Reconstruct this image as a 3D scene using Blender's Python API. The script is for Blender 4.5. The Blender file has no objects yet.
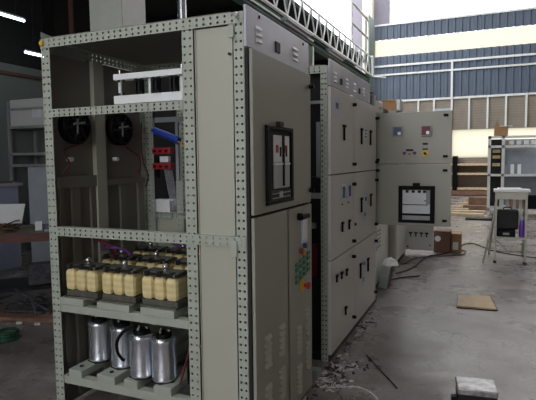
import bpy, math, random
from mathutils import Vector, Matrix
random.seed(7)
S = bpy.context.scene
COL = S.collection
V = Vector

# ------------------------------------------------------------ materials
def mat(name, col, rough=0.5, metal=0.0, var=0.08, scale=6.0, bump=0.0, emit=None, spec=0.5, col2=None, wave=None):
    m = bpy.data.materials.new(name); m.use_nodes = True
    nt = m.node_tree; N = nt.nodes; L = nt.links
    b = N['Principled BSDF']
    b.inputs['Roughness'].default_value = rough
    b.inputs['Metallic'].default_value = metal
    b.inputs['Specular IOR Level'].default_value = spec
    c = (*col, 1)
    if emit:
        b.inputs['Base Color'].default_value = c
        b.inputs['Emission Color'].default_value = c
        b.inputs['Emission Strength'].default_value = emit
        return m
    tc = N.new('ShaderNodeTexCoord')
    nz = N.new('ShaderNodeTexNoise'); nz.inputs['Scale'].default_value = scale
    nz.inputs['Detail'].default_value = 6
    L.new(tc.outputs['Object'], nz.inputs['Vector'])
    rp = N.new('ShaderNodeValToRGB')
    rp.color_ramp.elements[0].position = 0.3; rp.color_ramp.elements[1].position = 0.7
    d = col2 if col2 else tuple(x*(1-2*var) for x in col)
    rp.color_ramp.elements[0].color = (*d, 1); rp.color_ramp.elements[1].color = c
    L.new(nz.outputs['Fac'], rp.inputs['Fac'])
    out = rp.outputs['Color']
    if wave:
        w = N.new('ShaderNodeTexWave'); w.bands_direction = wave[0]; w.inputs['Scale'].default_value = wave[1]
        w.inputs['Distortion'].default_value = wave[3] if len(wave) > 3 else 0.0
        L.new(tc.outputs['Object'], w.inputs['Vector'])
        mx = N.new('ShaderNodeMix'); mx.data_type = 'RGBA'; mx.blend_type = 'MULTIPLY'
        mx.inputs['Factor'].default_value = wave[2]
        L.new(out, mx.inputs[6]); L.new(w.outputs['Color'], mx.inputs[7]); out = mx.outputs[2]
    L.new(out, b.inputs['Base Color'])
    if bump:
        bp = N.new('ShaderNodeBump'); bp.inputs['Strength'].default_value = bump; bp.inputs['Distance'].default_value = 0.01
        L.new(nz.outputs['Fac'], bp.inputs['Height']); L.new(bp.outputs['Normal'], b.inputs['Normal'])
    return m

M = {}
M['cab'] = mat('pebble_grey_paint', (.355, .355, .30), .42, var=.04, scale=2)
M['cab2'] = mat('light_grey_paint', (.66, .65, .63), .4, var=.04, scale=2)
M['cover'] = mat('cream_grey_paint', (.48, .485, .405), .38, var=.03, scale=1.5)
M['frame'] = mat('pale_green_grey_paint', (.445, .485, .415), .45, var=.06, scale=9)
M['top'] = mat('bluish_panel', (.60, .60, .72), .35, .1, var=.08, scale=5)  # lighter and bluer than the door paint
M['galv'] = mat('zinc_steel', (.42, .47, .45), .45, .3, var=.12, scale=12)
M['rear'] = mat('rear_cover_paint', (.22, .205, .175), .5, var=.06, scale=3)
M['black'] = mat('black_plastic', (.005, .005, .006), .5, var=.1, spec=.12)
M['dark'] = mat('dark_steel', (.022, .022, .022), .5, var=.2, spec=.25)
M['core'] = mat('laminated_core', (.17, .17, .14), .5, .2, var=.25, scale=40)
M['coil'] = mat('cream_coil_wrap', (.93, .78, .40), .5, var=.1, scale=14, wave=('Z', 10, .12))
M['bolt'] = mat('bright_bolt', (.85, .85, .85), .25, .9, var=.05)
M['alu'] = mat('brushed_aluminium', (.80, .84, .92), .27, .88, var=.06, scale=20)
M['white'] = mat('white_insulator', (.86, .90, .90), .35, var=.03)
M['paper'] = mat('white_paper', (.85, .87, .88), .7, var=.04)
M['red'] = mat('red_plastic', (.42, .02, .03), .35, var=.1)
M['redwire'] = mat('dark_red_wire', (.13, .012, .02), .45)
M['purple'] = mat('purple_wire', (.12, .03, .17), .45)
M['orange'] = mat('orange_busbar', (.55, .25, .04), .4)
M['bluebtn'] = mat('blue_button', (.02,.04,.22), .4)
M['redbtn'] = mat('red_button', (.28,.03,.03), .4)
M['blue'] = mat('blue_cable_wrap', (.02, .08, .55), .45, var=.15, scale=30)
M['green_l'] = mat('green_button', (.01, .16, .08), .35)
M['yellow'] = mat('yellow_disc', (.75, .5, .04), .4)
M['skyblue'] = mat('label_plate', (.58, .64, .82), .35)
M['glass'] = mat('meter_glass', (.10, .13, .22), .15)
M['lcd'] = mat('breaker_face', (.45, .47, .50), .3)
M['paleface'] = mat('breaker_grey_face', (.80, .83, .86), .35)
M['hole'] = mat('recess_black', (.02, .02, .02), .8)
M['card'] = mat('cardboard', (.42, .24, .12), .8, var=.12)
M['cardd'] = mat('brown_cardboard', (.20, .10, .07), .8, var=.12)
M['ply'] = mat('plywood', (.62, .45, .25), .6, var=.12, scale=10)
M['wood'] = mat('raw_timber', (.78, .63, .42), .7, var=.15, scale=8)
M['woodb'] = mat('brown_timber', (.28, .16, .10), .75, var=.2, scale=8)
M['greens'] = mat('green_steel', (.06, .13, .10), .5, var=.15)
M['wsteel'] = mat('white_painted_steel', (.72, .74, .72), .45, var=.05)
M['wpaint'] = mat('gloss_white_paint', (.86,.88,.86), .4, var=.03)
M['grout'] = mat('grey_steel', (.33, .36, .37), .45, var=.1)
M['bluegrey'] = mat('blue_grey_panel', (.38, .43, .48), .5, var=.08)
M['beigewall'] = mat('beige_blockwork', (.27, .235, .19), .8, var=.08, scale=3, wave=('Z', 3, .12))
M['column'] = mat('cream_concrete', (.62, .58, .46), .7, var=.05)
M['concrete'] = mat('grey_concrete', (.74, .78, .70), .7, var=.05)
M['leftwall'] = mat('left_wall_paint', (.20, .24, .235), .7, var=.06, scale=1)
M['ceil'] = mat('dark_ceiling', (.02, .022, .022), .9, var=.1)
M['tube'] = mat('fluorescent_tube', (.85, .95, 1.0), emit=7)
M['alum'] = mat('aluminium_ladder', (.42, .42, .36), .4, .5, var=.08)
M['bottle'] = mat('purple_bottle', (.14, .05, .36), .3)
M['greenc'] = mat('green_cable', (.015, .09, .045), .5)
M['brown'] = mat('brown_clutter', (.20, .12, .07), .7, var=.3, scale=30)
M['clutter'] = mat('grey_clutter', (.10, .10, .12), .6, var=.4, scale=20)
M['lav'] = mat('lavender_panel', (.34, .38, .52), .5, var=.05)
M['tabletop'] = mat('table_laminate', (.25, .25, .20), .5, var=.1)
M['tableedge'] = mat('table_edge', (.16, .07, .06), .6, var=.1)
M['boxm'] = mat('scuffed_metal', (.55, .53, .53), .35, .6, var=.3, scale=25, bump=.3)
M['scrap1'] = mat('pale_scrap', (.85, .80, .76), .7, var=.3, scale=60)
M['scrap2'] = mat('dark_scrap', (.03, .015, .02), .6)
# corrugated wall: colour noise only, folds are geometry
M['corr'] = mat('blue_corrugated_sheet', (.082, .112, .155), .5, var=.06, scale=1.5)
M['soot'] = mat('mauve_wall', (.24, .23, .28), .7, var=.05)

def translucent(name, col, mixf=.8):
    m = bpy.data.materials.new(name); m.use_nodes = True
    nt = m.node_tree; N = nt.nodes; L = nt.links
    N.remove(N['Principled BSDF'])
    t = N.new('ShaderNodeBsdfTranslucent'); d = N.new('ShaderNodeBsdfDiffuse'); x = N.new('ShaderNodeMixShader')
    t.inputs['Color'].default_value = (*col, 1); d.inputs['Color'].default_value = (*col, 1)
    x.inputs[0].default_value = mixf
    L.new(d.outputs[0], x.inputs[1]); L.new(t.outputs[0], x.inputs[2]); L.new(x.outputs[0], N['Material Output'].inputs['Surface'])
    return m
M['band'] = translucent('translucent_sheet', (.60, .585, .51), .9)

def floor_mat():
    m = bpy.data.materials.new('worn_concrete_floor'); m.use_nodes = True
    nt = m.node_tree; N = nt.nodes; L = nt.links; b = N['Principled BSDF']
    tc = N.new('ShaderNodeTexCoord')
    def noise(s, det=8, rough=.6, off=0):
        mp = N.new('ShaderNodeMapping'); mp.inputs['Location'].default_value = (off, off*.7, 0)
        L.new(tc.outputs['Object'], mp.inputs['Vector'])
        n = N.new('ShaderNodeTexNoise'); n.inputs['Scale'].default_value = s; n.inputs['Detail'].default_value = det
        n.inputs['Roughness'].default_value = rough; L.new(mp.outputs['Vector'], n.inputs['Vector']); return n
    def ramp(src, p0, c0, p1, c1):
        r = N.new('ShaderNodeValToRGB'); e = r.color_ramp.elements
        e[0].position = p0; e[0].color = (*c0, 1); e[1].position = p1; e[1].color = (*c1, 1)
        L.new(src.outputs['Fac'], r.inputs['Fac']); return r
    def mul(a, bb, f):
        x = N.new('ShaderNodeMix'); x.data_type = 'RGBA'; x.blend_type = 'MULTIPLY'; x.inputs['Factor'].default_value = f
        L.new(a, x.inputs[6]); L.new(bb, x.inputs[7]); return x.outputs[2]
    n1 = noise(1.1); n2 = noise(5, off=3); n3 = noise(40, off=9); n4 = noise(1.7, off=21)
    a = ramp(n1, .30, (.17, .138, .108), .66, (.40, .365, .36))
    c = ramp(n2, .34, (.58, .55, .52), .58, (1, 1, 1))
    d = ramp(n3, .35, (.70, .69, .68), .6, (1, 1, 1))
    o = mul(mul(a.outputs['Color'], c.outputs['Color'], .8), d.outputs['Color'], .8)
    L.new(o, b.inputs['Base Color'])
    r = ramp(n4, .30, (.06,)*3, .70, (.28,)*3)
    n5 = noise(9, off=5)
    mxr = N.new('ShaderNodeMath'); mxr.operation = 'MULTIPLY_ADD'; mxr.inputs[1].default_value = .25
    L.new(n5.outputs['Fac'], mxr.inputs[0]); L.new(r.outputs['Color'], mxr.inputs[2])
    L.new(mxr.outputs[0], b.inputs['Roughness'])
    bp = N.new('ShaderNodeBump'); bp.inputs['Strength'].default_value = .25; bp.inputs['Distance'].default_value = .01
    L.new(n2.outputs['Fac'], bp.inputs['Height']); L.new(bp.outputs['Normal'], b.inputs['Normal'])
    return m
M['floor'] = floor_mat()

# ------------------------------------------------------------ mesh builder
class MB:
    def __init__(s): s.v = []; s.f = []; s.sm = []
    def add(s, vs, fs, smooth=False):
        k = len(s.v); s.v += [V(p) for p in vs]; s.f += [[i+k for i in f] for f in fs]; s.sm += [smooth]*len(fs); return s
    def box(s, a, b):
        x0, y0, z0 = a; x1, y1, z1 = b
        return s.add([(x0,y0,z0),(x1,y0,z0),(x1,y1,z0),(x0,y1,z0),(x0,y0,z1),(x1,y0,z1),(x1,y1,z1),(x0,y1,z1)],
              [(0,3,2,1),(4,5,6,7),(0,1,5,4),(1,2,6,5),(2,3,7,6),(3,0,4,7)])
    def cyl(s, p, q, r, n=14, r2=None, caps=True):
        p = V(p); q = V(q); d = (q-p).normalized(); r2 = r if r2 is None else r2
        a = d.orthogonal().normalized(); b = d.cross(a)
        vs = []
        for P, R in ((p, r), (q, r2)):
            for i in range(n):
                t = 2*math.pi*i/n; vs.append(P + a*R*math.cos(t) + b*R*math.sin(t))
        s.add(vs, [(i, (i+1) % n, n+(i+1) % n, n+i) for i in range(n)], True)
        if caps: s.add(vs, [list(range(n-1, -1, -1)), list(range(n, 2*n))])
        return s
    def lathe(s, c, prof, n=24, axis=V((0,0,1))):
        c = V(c); a = axis.orthogonal().normalized(); b = axis.cross(a); vs = []; fs = []
        for r, h in prof:
            for i in range(n):
                t = 2*math.pi*i/n; vs.append(c + axis*h + a*r*math.cos(t) + b*r*math.sin(t))
        for j in range(len(prof)-1):
            for i in range(n): fs.append((j*n+i, j*n+(i+1) % n, (j+1)*n+(i+1) % n, (j+1)*n+i))
        return s.add(vs, fs, True)
    def path(s, pts, r, n=8, sub=5):
        P = [V(p) for p in pts]; Q = []
        for i in range(len(P)-1):
            p0 = P[max(i-1, 0)]; p1 = P[i]; p2 = P[i+1]; p3 = P[min(i+2, len(P)-1)]
            for k in range(sub):
                t = k/sub
                Q.append(.5*((2*p1)+(p2-p0)*t+(2*p0-5*p1+4*p2-p3)*t*t+(3*p1-p0-3*p2+p3)*t**3))
        Q.append(P[-1]); vs = []; fs = []; a = None
        for i, q in enumerate(Q):
            d = (Q[min(i+1, len(Q)-1)]-Q[max(i-1, 0)]).normalized()
            a = d.orthogonal().normalized() if a is None else (a-d*a.dot(d)).normalized()
            b = d.cross(a)
            for k in range(n):
                t = 2*math.pi*k/n; vs.append(q+a*r*math.cos(t)+b*r*math.sin(t))
        for i in range(len(Q)-1):
            for k in range(n): fs.append((i*n+k, i*n+(k+1) % n, (i+1)*n+(k+1) % n, (i+1)*n+k))
        s.add(vs, fs, True); m = (len(Q)-1)*n
        return s.add(vs, [list(range(n-1, -1, -1)), list(range(m, m+n))])
    def strip(s, o, u, v, L, W, rows=2, pitch=.038, hr=.0064, stag=0):
        """perforated steel strip: length along u, width along v"""
        o = V(o); u = V(u); v = V(v); n = max(1, round(L/pitch)); pu = L/n; pv = W/rows
        for j in range(rows):
            for i in range(n):
                c = o + u*(i+.5)*pu + v*(j+.5)*pv
                out = []; inn = []
                for k in range(8):
                    t = math.pi/4*k; ct, st = math.cos(t), math.sin(t); m_ = max(abs(ct), abs(st))
                    out.append(c + u*(pu/2*ct/m_) + v*(pv/2*st/m_)); inn.append(c + u*hr*ct + v*hr*st)
                s.add(out+inn, [(k, (k+1) % 8, 8+(k+1) % 8, 8+k) for k in range(8)])
        return s
    def fbox(s, F, a, b):
        """box in a local frame F=(o,u,v,n)"""
        o, u, v, n = F; k = len(s.v)
        s.box(a, b)
        for i in range(k, len(s.v)):
            p = s.v[i]; s.v[i] = o + u*p.x + v*p.y + n*p.z
        return s
    def rot(s, c, ang, axis='Z', k=0):
        R = Matrix.Rotation(ang, 3, axis); c = V(c)
        for i in range(k, len(s.v)): s.v[i] = R @ (s.v[i]-c) + c
        return s
    def build(s, name, m, parent=None, bevel=0, solid=0, label=None, loc=None):
        off = V((0,0,0))
        if parent is not None:
            r = parent
            while r.parent: r = r.parent
            off = V(r.location)
            pz = r.get('_pz', 0.0)
        elif loc is not None: off = V(loc)
        me = bpy.data.meshes.new(name)
        me.from_pydata([tuple(p-off) for p in s.v], [], s.f)
        me.polygons.foreach_set('use_smooth', s.sm)
        me.materials.append(M[m]); me.update()
        ob = bpy.data.objects.new(name, me); COL.objects.link(ob)
        if parent is not None: ob.parent = parent
        elif loc is not None: ob.location = loc
        if solid:
            w = me; import bmesh
            bm = bmesh.new(); bm.from_mesh(me); bmesh.ops.remove_doubles(bm, verts=bm.verts, dist=1e-5); bm.to_mesh(me); bm.free()
            md = ob.modifiers.new('thickness', 'SOLIDIFY'); md.thickness = solid; md.offset = 0
        if bevel:
            md = ob.modifiers.new('bevel', 'BEVEL'); md.width = bevel; md.segments = 2; md.limit_method = 'ANGLE'
        if label: ob['label'] = label
        return ob

def tag(o, label=None, cat=None, group=None, kind=None):
    if label: o['label'] = label
    if cat: o['category'] = cat
    if group: o['group'] = group
    if kind: o['kind'] = kind
    return o
def empty(name, loc, label, cat, group=None):
    o = bpy.data.objects.new(name, None); COL.objects.link(o); o.location = loc
    o.empty_display_size = .1
    return tag(o, label, cat, group)
def struct(mb, name, m, **k): return tag(mb.build(name, m, **k), kind='structure')
def copy_tree(o, parent=None, root=None):
    c = o.copy(); COL.objects.link(c); c.parent = parent
    for ch in [x for x in bpy.data.objects if x.parent is o]: copy_tree(ch, c)
    return c
def frame(o, u, v):
    o = V(o); u = V(u); v = V(v); return (o, u, v, u.cross(v))
U, W_ = V((0,1,0)), V((0,0,1))

# ------------------------------------------------------------ the hall
MB().add([(-6.4,-8,0),(9,-8,0),(9,20.2,0),(-6.4,20.2,0)], [(0,1,2,3)]) and None
struct(MB().box((-6.4,-8,-.12), (9,20.2,0)), 'floor', 'floor')
# back wall (y = 20), built of bands
def corrugated(x0, x1, z0, z1, y):
    mb = MB(); p = .27; n = int((x1-x0)/p)+1; xs = []
    for i in range(n):
        a = x0+i*p
        for dx, dy in ((0,0),(.14,0),(.17,-.045),(.24,-.045)):
            if a+dx < x1: xs.append((a+dx, dy))
    xs.append((x1, 0)); vs = []
    for x, dy in xs: vs += [(x, y+dy, z0), (x, y+dy, z1)]
    return mb.add(vs, [(2*i, 2*i+2, 2*i+3, 2*i+1) for i in range(len(xs)-1)])
struct(MB().box((-6.4,20,0), (-.3,20.2,3.88)).box((-.3,20,0), (9,20.2,1.48)).box((-.3,20,2.62), (9,20.2,3.88)), 'wall_back', 'beigewall')
struct(corrugated(-3.45, 9, 3.9, 5.8, 20), 'trim_1', 'corr', solid=.01)
struct(corrugated(-3.45, 9, 6.48, 7.1, 20), 'trim_2', 'corr', solid=.01)
struct(MB().box((-3.45,20.0,7.1), (-2.83,20.1,8.6)).box((-4.42,20,3.9), (-3.45,20.1,8.6)), 'trim_3', 'soot')
struct(MB().box((-3.45,20.02,5.8), (9,20.04,6.48)), 'window_1', 'band')
struct(MB().box((-.3,20.05,1.48), (9,20.07,2.62)), 'window_2', 'band')
for i, (z, h, y) in enumerate(((3.86,.08,19.93), (5.34,.08,19.9), (4.98,.07,19.9), (7.06,.07,19.93))):
    struct(MB().box((-3.45,y,z), (9,y+.06,z+h)), 'trim_%d' % (i+4), 'wsteel')
struct(MB().box((-.36,19.88,3.9), (-.28,19.95,5.4)), 'trim_8', 'wsteel')
struct(MB().box((-2.6,19.9,2.55), (9,19.98,2.62)), 'trim_9', 'wsteel') if False else None
tr = 10
for px in (-1.62,-1.0,-.31,.35,1.03,1.69,2.4,3.1):
    struct(MB().box((px-.035,19.92,2.62), (px+.035,19.99,3.86)), 'trim_%d' % tr, 'wsteel'); tr += 1
struct(MB().box((-1.0,19.94,3.35), (-.31,19.99,3.5)), 'trim_%d' % tr, 'bluegrey'); tr += 1
struct(MB().box((-3.86,19.4,0), (-3.45,19.8,8.6)), 'trim_%d' % tr, 'column'); tr += 1
# left bay
struct(MB().box((-6.2,-8,0), (-6,20.2,3.06)), 'wall_left', 'leftwall')
struct(MB().box((-6.2,-8,3.06), (-5.99,20.2,4.5)), 'trim_%d' % tr, 'ceil'); tr += 1  # dark sheet added over the upper wall, standing in for the dark roof
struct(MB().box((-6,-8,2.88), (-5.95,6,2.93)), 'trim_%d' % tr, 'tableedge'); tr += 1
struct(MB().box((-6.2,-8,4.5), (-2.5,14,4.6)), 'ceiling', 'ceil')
struct(MB().box((-2.5,-8,8.7), (9,9,8.8)).box((4,9,8.7), (9,19.2,8.8)).box((-2.5,11,8.7), (4,12.5,8.8)).box((-2.5,15.5,8.7), (4,16.5,8.8)).box((-2.5,18.0,8.7), (9,20.4,8.8)), 'ceiling', 'ceil')  # unseen main roof, its gaps shaped to steer the daylight
struct(MB().box((9,-8,0), (9.2,20.2,8.7)), 'wall_right', 'beigewall')
struct(MB().box((-6.2,-8.2,0), (-2.2,-8,7.4)).box((2.2,-8.2,0), (9.2,-8,7.4)).box((-2.2,-8.2,0), (2.2,-8,1.2)).box((-6.2,-8.2,7.4), (9.2,-8,8.7)), 'wall_front', 'beigewall')  # unseen wall, its opening placed to light the cabinet's open side
# square pillar behind the near cabinet
struct(MB().box((-3.15,2.5,0), (-2.7,2.92,4.5)), 'trim_%d' % tr, 'concrete'); tr += 1
struct(MB().box((-2.7,2.52,0), (-2.69,2.92,4.5)), 'trim_%d' % tr, 'wpaint'); tr += 1  # white sheet puts the light on the pillar's right face into colour
# joists under the dark ceiling
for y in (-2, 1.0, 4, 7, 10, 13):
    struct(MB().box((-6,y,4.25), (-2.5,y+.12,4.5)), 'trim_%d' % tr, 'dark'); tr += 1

# roof-edge lattice girder
g = empty('lattice_girder', (-2.3, 3, 3.9), 'long white-and-green lattice girder running back above the cabinets', 'girder')
MB().cyl((-2.3,-1,4.02), (-2.3,13.95,4.06), .030, 10).build('lower_chord', 'wpaint', g)
MB().cyl((-2.3,-1,4.46), (-2.3,13.9,4.60), .022, 10).build('upper_chord', 'wpaint', g)
mb = MB(); y = -1
while y < 13.3:
    t = 4.46+(y+1)*.0094
    mb.cyl((-2.3,y,4.03), (-2.3,y+.27,t), .016, 8); mb.cyl((-2.3,y+.27,t), (-2.3,y+.54,4.03), .016, 8); y += .54
mb.build('lattice_bar', 'wpaint', g)
MB().cyl((-2.3,13.95,4.04), (-2.3,13.95,4.68), .035, 10).cyl((-2.3,13.95,4.04), (-1.9,14.1,4.0), .025, 8).build('end_post', 'wpaint', g)
MB().box((-2.52,-1,3.99), (-2.36,13.9,4.02)).box((-2.46,-1,3.90), (-2.43,13.9,3.99)).box((-2.52,-1,3.88), (-2.36,13.9,3.90)).build('green_beam', 'greens', g, label='dark green beam under the lattice')
MB().box((-2.35,-1,3.93), (-2.33,8.2,3.96)).build('pale_strip', 'wpaint', g)
for y, w, lb in ((7.85,.50,'dark green steel column just beyond the near cabinet'), (14.02,.70,'tall green steel column under the far end of the lattice girder')):
    c = empty('steel_column', (-2.3, y, 0), lb, 'column', 'green columns under the girder')
    top = 5.95 if y > 10 else 3.87
    xc = -2.42 if y < 10 else -2.42
    MB().box((xc-.12,y,0), (xc-.09,y+w,top)).box((xc-.02,y,0), (xc+.01,y+w,top)).box((xc-.09,y+w/2-.02,0), (xc-.02,y+w/2+.02,top)).build('shaft', 'greens', c)
    if y < 10: MB().box((xc+.011,y+w-.07,0), (xc+.04,y+w,top)).build('pale_strip', 'wpaint', c, label='pale strip up its edge')  # pale strip along the column flange
    MB().box((xc-.2,y-.08,0), (xc+.12,y+w+.08,.03)).build('base_plate', 'greens', c)
for y0, y1, lb in ((6.2,7.5,'unlit batten light nearest, just above the near cabinet top panel'), (8.9,10.1,'unlit batten light further back, above the second cabinet')):
    c = empty('batten_light', (-2.2, y0, 3.86), lb, 'light', 'batten lights under the girder')
    MB().box((-2.28,y0,3.88), (-2.14,y1,3.93)).build('housing', 'grout', c)
    MB().cyl((-2.21,y0+.03,3.86), (-2.21,y1-.03,3.86), .016).build('lamp_tube', 'wpaint', c)
    for t in (y0+.2, y1-.2): MB().cyl((-2.26,t,3.92), (-2.3,t,4.0), .006, 6).build('hanger', 'wsteel', c)
# handrail over the girder
h = empty('walkway_handrail', (-2.3, 10.8, 4.5), 'white handrail with two sloping rails above the girder at the far left', 'handrail')
MB().cyl((-2.3,11.3,5.6), (-2.3,13.3,5.6), .035).build('top_rail', 'wsteel', h)
MB().cyl((-2.3,11.3,5.07), (-2.3,13.3,5.07), .035).build('middle_rail', 'wsteel', h)
MB().cyl((-2.3,11.3,4.60), (-2.3,11.3,5.75), .035).build('rail_post', 'wsteel', h)
MB().cyl((-2.3,13.3,4.62), (-2.3,13.3,5.65), .035).build('rail_post', 'wsteel', h)
# fluorescent lamps, left
for (x, y0, y1, z, lb) in ((-5.0,1.6,3.26,3.48,'lit fluorescent tube at the top left corner, higher of the two'), (-5.4,3.56,3.95,3.15,'lit fluorescent tube lower down beside the cabinet corner post')):
    c = empty('fluorescent_lamp', (x, y0, z), lb, 'lamp', 'lit fluorescent lamps on the left')
    MB().box((x-.03,y0,z+.028), (x+.03,y1,z+.06)).build('housing', 'dark', c)
    MB().cyl((x,y0+.03,z), (x,y1-.02,z), .018).build('lamp_tube', 'tube', c)
    for t in ((y0+.15, y1-.15) if y1-y0 > 1 else ((y0+y1)/2,)):
        MB().cyl((x,t,z+.055), (x,t,4.5), .010, 6).build('hanger', 'dark', c)
# ------------------------------------------------------------ cabinet helpers
def post(parent, x, y, sx, sy, z1=2.16, w=.063, label=None):
    """L-profile perforated post; corner at (x,y), flanges towards sx, sy"""
    mb = MB()
    mb.strip((x,y,0), (0,0,1), (sx,0,0), z1, w)
    mb.strip((x,y,0), (0,0,1), (0,sy,0), z1, w)
    return mb.build('post', 'frame', parent, solid=.003, label=label)
def beamx(parent, x0, x1, y, z0, z1, lip=.04, name='beam'):
    mb = MB().strip((x0,y,z0), (1,0,0), (0,0,1), x1-x0, z1-z0)
    mb.add([(x0,y,z1),(x1,y,z1),(x1,y+lip,z1),(x0,y+lip,z1)], [(0,1,2,3)])
    return mb.build(name, 'frame', parent, solid=.003)
def beamy(parent, x, y0, y1, z0, z1, lip=.04, name='beam'):
    mb = MB().strip((x,y0,z0), (0,1,0), (0,0,1), y1-y0, z1-z0)
    mb.add([(x,y0,z1),(x,y1,z1),(x+lip,y1,z1),(x+lip,y0,z1)], [(0,1,2,3)])
    return mb.build(name, 'frame', parent, solid=.003)
def door(parent, F, a0, a1, b0, b1, m='cab', t=.026, name='door', label=None, t0=0.0):
    mb = MB().fbox(F, (a0,b0,t0), (a1,b1,t))
    return mb.build(name, m, parent, bevel=.004, label=label)
def louvers(parent, F, a0, a1, bs, m, t0=.026, name='louver_vent', h=.02):
    mb = MB(); o, u, v, n = F
    for b in bs:
        P = lambda a, bb, c: o+u*a+v*bb+n*c
        e = .012
        vs = [P(a0,b,t0), P(a1,b,t0), P(a1-e,b,t0+.014), P(a0+e,b,t0+.014), P(a0,b+h,t0), P(a1,b+h,t0)]
        mb.add(vs, [(0,1,2,3), (3,2,5,4), (0,3,4), (1,5,2)])
    return mb.build(name, m, parent)
def knob(parent, F, a, b, c=.026, name='latch', r=.014):
    o, u, v, n = F; p = o+u*a+v*b
    return MB().cyl(p+n*c, p+n*(c+.03), r, 12).cyl(p+n*(c+.012)-u*.001, p+n*(c+.012)-u*.035, .006, 8).build(name, 'black', parent)
def thandle(parent, F, a, b, c=.026, w=.05, h=.1):
    mb = MB(); mb.fbox(F, (a-w*.28,b-h,c), (a+w*.28,b,c+.014)); mb.fbox(F, (a-w*.9,b-.010,c+.002), (a+w*.9,b+.010,c+.018))
    return mb.build('rotary_handle', 'black', parent, bevel=.003)

FR = lambda y, x=0.0: frame((x, 0, 0), (0,1,0), (0,0,1))     # a = world y, b = world z, outward +X
F0 = frame((0,0,0), (0,1,0), (0,0,1))

# ============================================================ CABINET 1
c1 = empty('switchgear_cabinet', (-.62, .46, 0), 'nearest open-framed switchgear cabinet with perforated posts and reactors on its shelves', 'cabinet', 'switchgear cabinets in the row')
post(c1, -1.255, 0, 1, 1, 2.165, label='perforated post at the far left corner of the open side')
post(c1, -1.255, .93, 1, -1)
post(c1, -.271-.063, 0, 1, 1, 2.13, label='perforated post between shelves and plain side cover')
post(c1, -.271-.063, .93, 1, -1)
post(c1, 0, 0, -1, 1, 2.165, w=.052)
post(c1, 0, .93, -1, -1)
beamx(c1, -1.255+.01, 0, -.004, 2.115, 2.165, name='top_beam')
beamx(c1, -1.192, -.334, -.004, 1.735, 1.778)
beamx(c1, -1.192, -.003, -.004, 1.068, 1.118)
beamx(c1, -1.255, 0, .934, 2.115, 2.165, lip=-.04, name='top_beam')
beamx(c1, -1.255, 0, .934, 1.068, 1.112, lip=-.04)
beamy(c1, -1.258, 0, .93, 2.115, 2.165, name='top_beam')
beamy(c1, -.30, .06, .87, 2.115, 2.165, name='top_beam')
# corner gusset at A and C
MB().add([(-1.25,0,2.205),(-1.25,0,2.10),(-1.25,.34,2.10),(-1.25,.34,2.17)], [(0,1,2,3)]).build('gusset', 'galv', c1, solid=.004)
MB().cyl((-1.235,-.02,2.14), (-1.235,.0,2.14), .014, 6).build('bolt', 'yellow', c1, label='brass coloured corner bolt')
MB().cyl((-.03,-.03,2.15), (-.03,.0,2.15), .012, 6).build('bolt', 'bolt', c1)
MB().box((-.075,-.014,2.05), (-.045,-.006,2.11)).build('corner_bracket', 'frame', c1, bevel=.003)
MB().box((-.08,-.014,1.02), (-.045,-.008,1.10)).build('corner_bracket', 'frame', c1, bevel=.003)
# roof
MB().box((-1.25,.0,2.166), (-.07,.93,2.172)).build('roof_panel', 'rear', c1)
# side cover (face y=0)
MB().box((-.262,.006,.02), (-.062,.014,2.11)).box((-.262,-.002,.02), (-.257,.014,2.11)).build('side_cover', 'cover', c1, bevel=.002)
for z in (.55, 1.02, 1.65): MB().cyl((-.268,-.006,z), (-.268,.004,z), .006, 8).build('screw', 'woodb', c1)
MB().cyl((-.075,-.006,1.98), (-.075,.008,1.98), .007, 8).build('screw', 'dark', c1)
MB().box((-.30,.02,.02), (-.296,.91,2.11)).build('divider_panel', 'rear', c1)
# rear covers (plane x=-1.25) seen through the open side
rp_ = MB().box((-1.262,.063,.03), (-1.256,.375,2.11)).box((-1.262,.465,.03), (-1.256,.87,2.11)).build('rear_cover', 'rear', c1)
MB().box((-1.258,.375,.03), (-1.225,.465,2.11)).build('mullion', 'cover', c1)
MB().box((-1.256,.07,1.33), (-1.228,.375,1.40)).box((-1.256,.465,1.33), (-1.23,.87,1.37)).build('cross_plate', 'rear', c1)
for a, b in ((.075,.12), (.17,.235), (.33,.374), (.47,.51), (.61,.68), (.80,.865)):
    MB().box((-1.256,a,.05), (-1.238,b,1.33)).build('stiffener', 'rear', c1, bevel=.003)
def fan(parent, y, z):
    X = V((1,0,0))
    f = MB().lathe((-1.255,y,z), [(.095,0),(.108,0),(.108,.05),(.100,.055),(.096,.05),(.096,0)], 32, X).build('cooling_fan', 'black', parent)
    b = MB()
    for k in range(7):
        t = 2*math.pi*k/7; t2 = t+.62
        A = lambda r, t, x: V((-1.255+x, y+r*math.cos(t), z+r*math.sin(t)))
        b.add([A(.03,t,.012), A(.10,t-.05,.010), A(.10,t2,.036), A(.03,t2+.1,.032)], [(0,1,2,3)])
    b.build('fan_blade', 'dark', f, solid=.003)
    MB().lathe((-1.255,y,z), [(0,.048),(.03,.046),(.034,.04),(.034,.005)], 20, X).build('fan_hub', 'dark', f)
    g_ = MB()
    for k in range(3):
        t = math.pi*k/3+.15; d = V((0,math.cos(t),math.sin(t)))
        g_.cyl(V((-1.197,y,z))-d*.10, V((-1.197,y,z))+d*.10, .005, 6)
    for R in (.045,.07,.097):
        pts = [V((-1.197, y+R*math.cos(t*math.pi/12), z+R*math.sin(t*math.pi/12))) for t in range(25)]
        g_.path(pts, .002, 5, 1)
    g_.build('fan_guard', 'dark', f)
    MB().box((-1.196,y-.045,z+.008), (-1.19,y+.05,z+.02)).rot((-1.19,y,z), .15, 'X').box((-1.195,y-.02,z-.05), (-1.19,y-.01,z+.04)).build('fan_bracket', 'grout', f)
    MB().cyl((-1.256,y-.04,z-.20), (-1.22,y-.04,z-.20), .014, 12).build('cable_gland', 'white', f)
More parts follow.
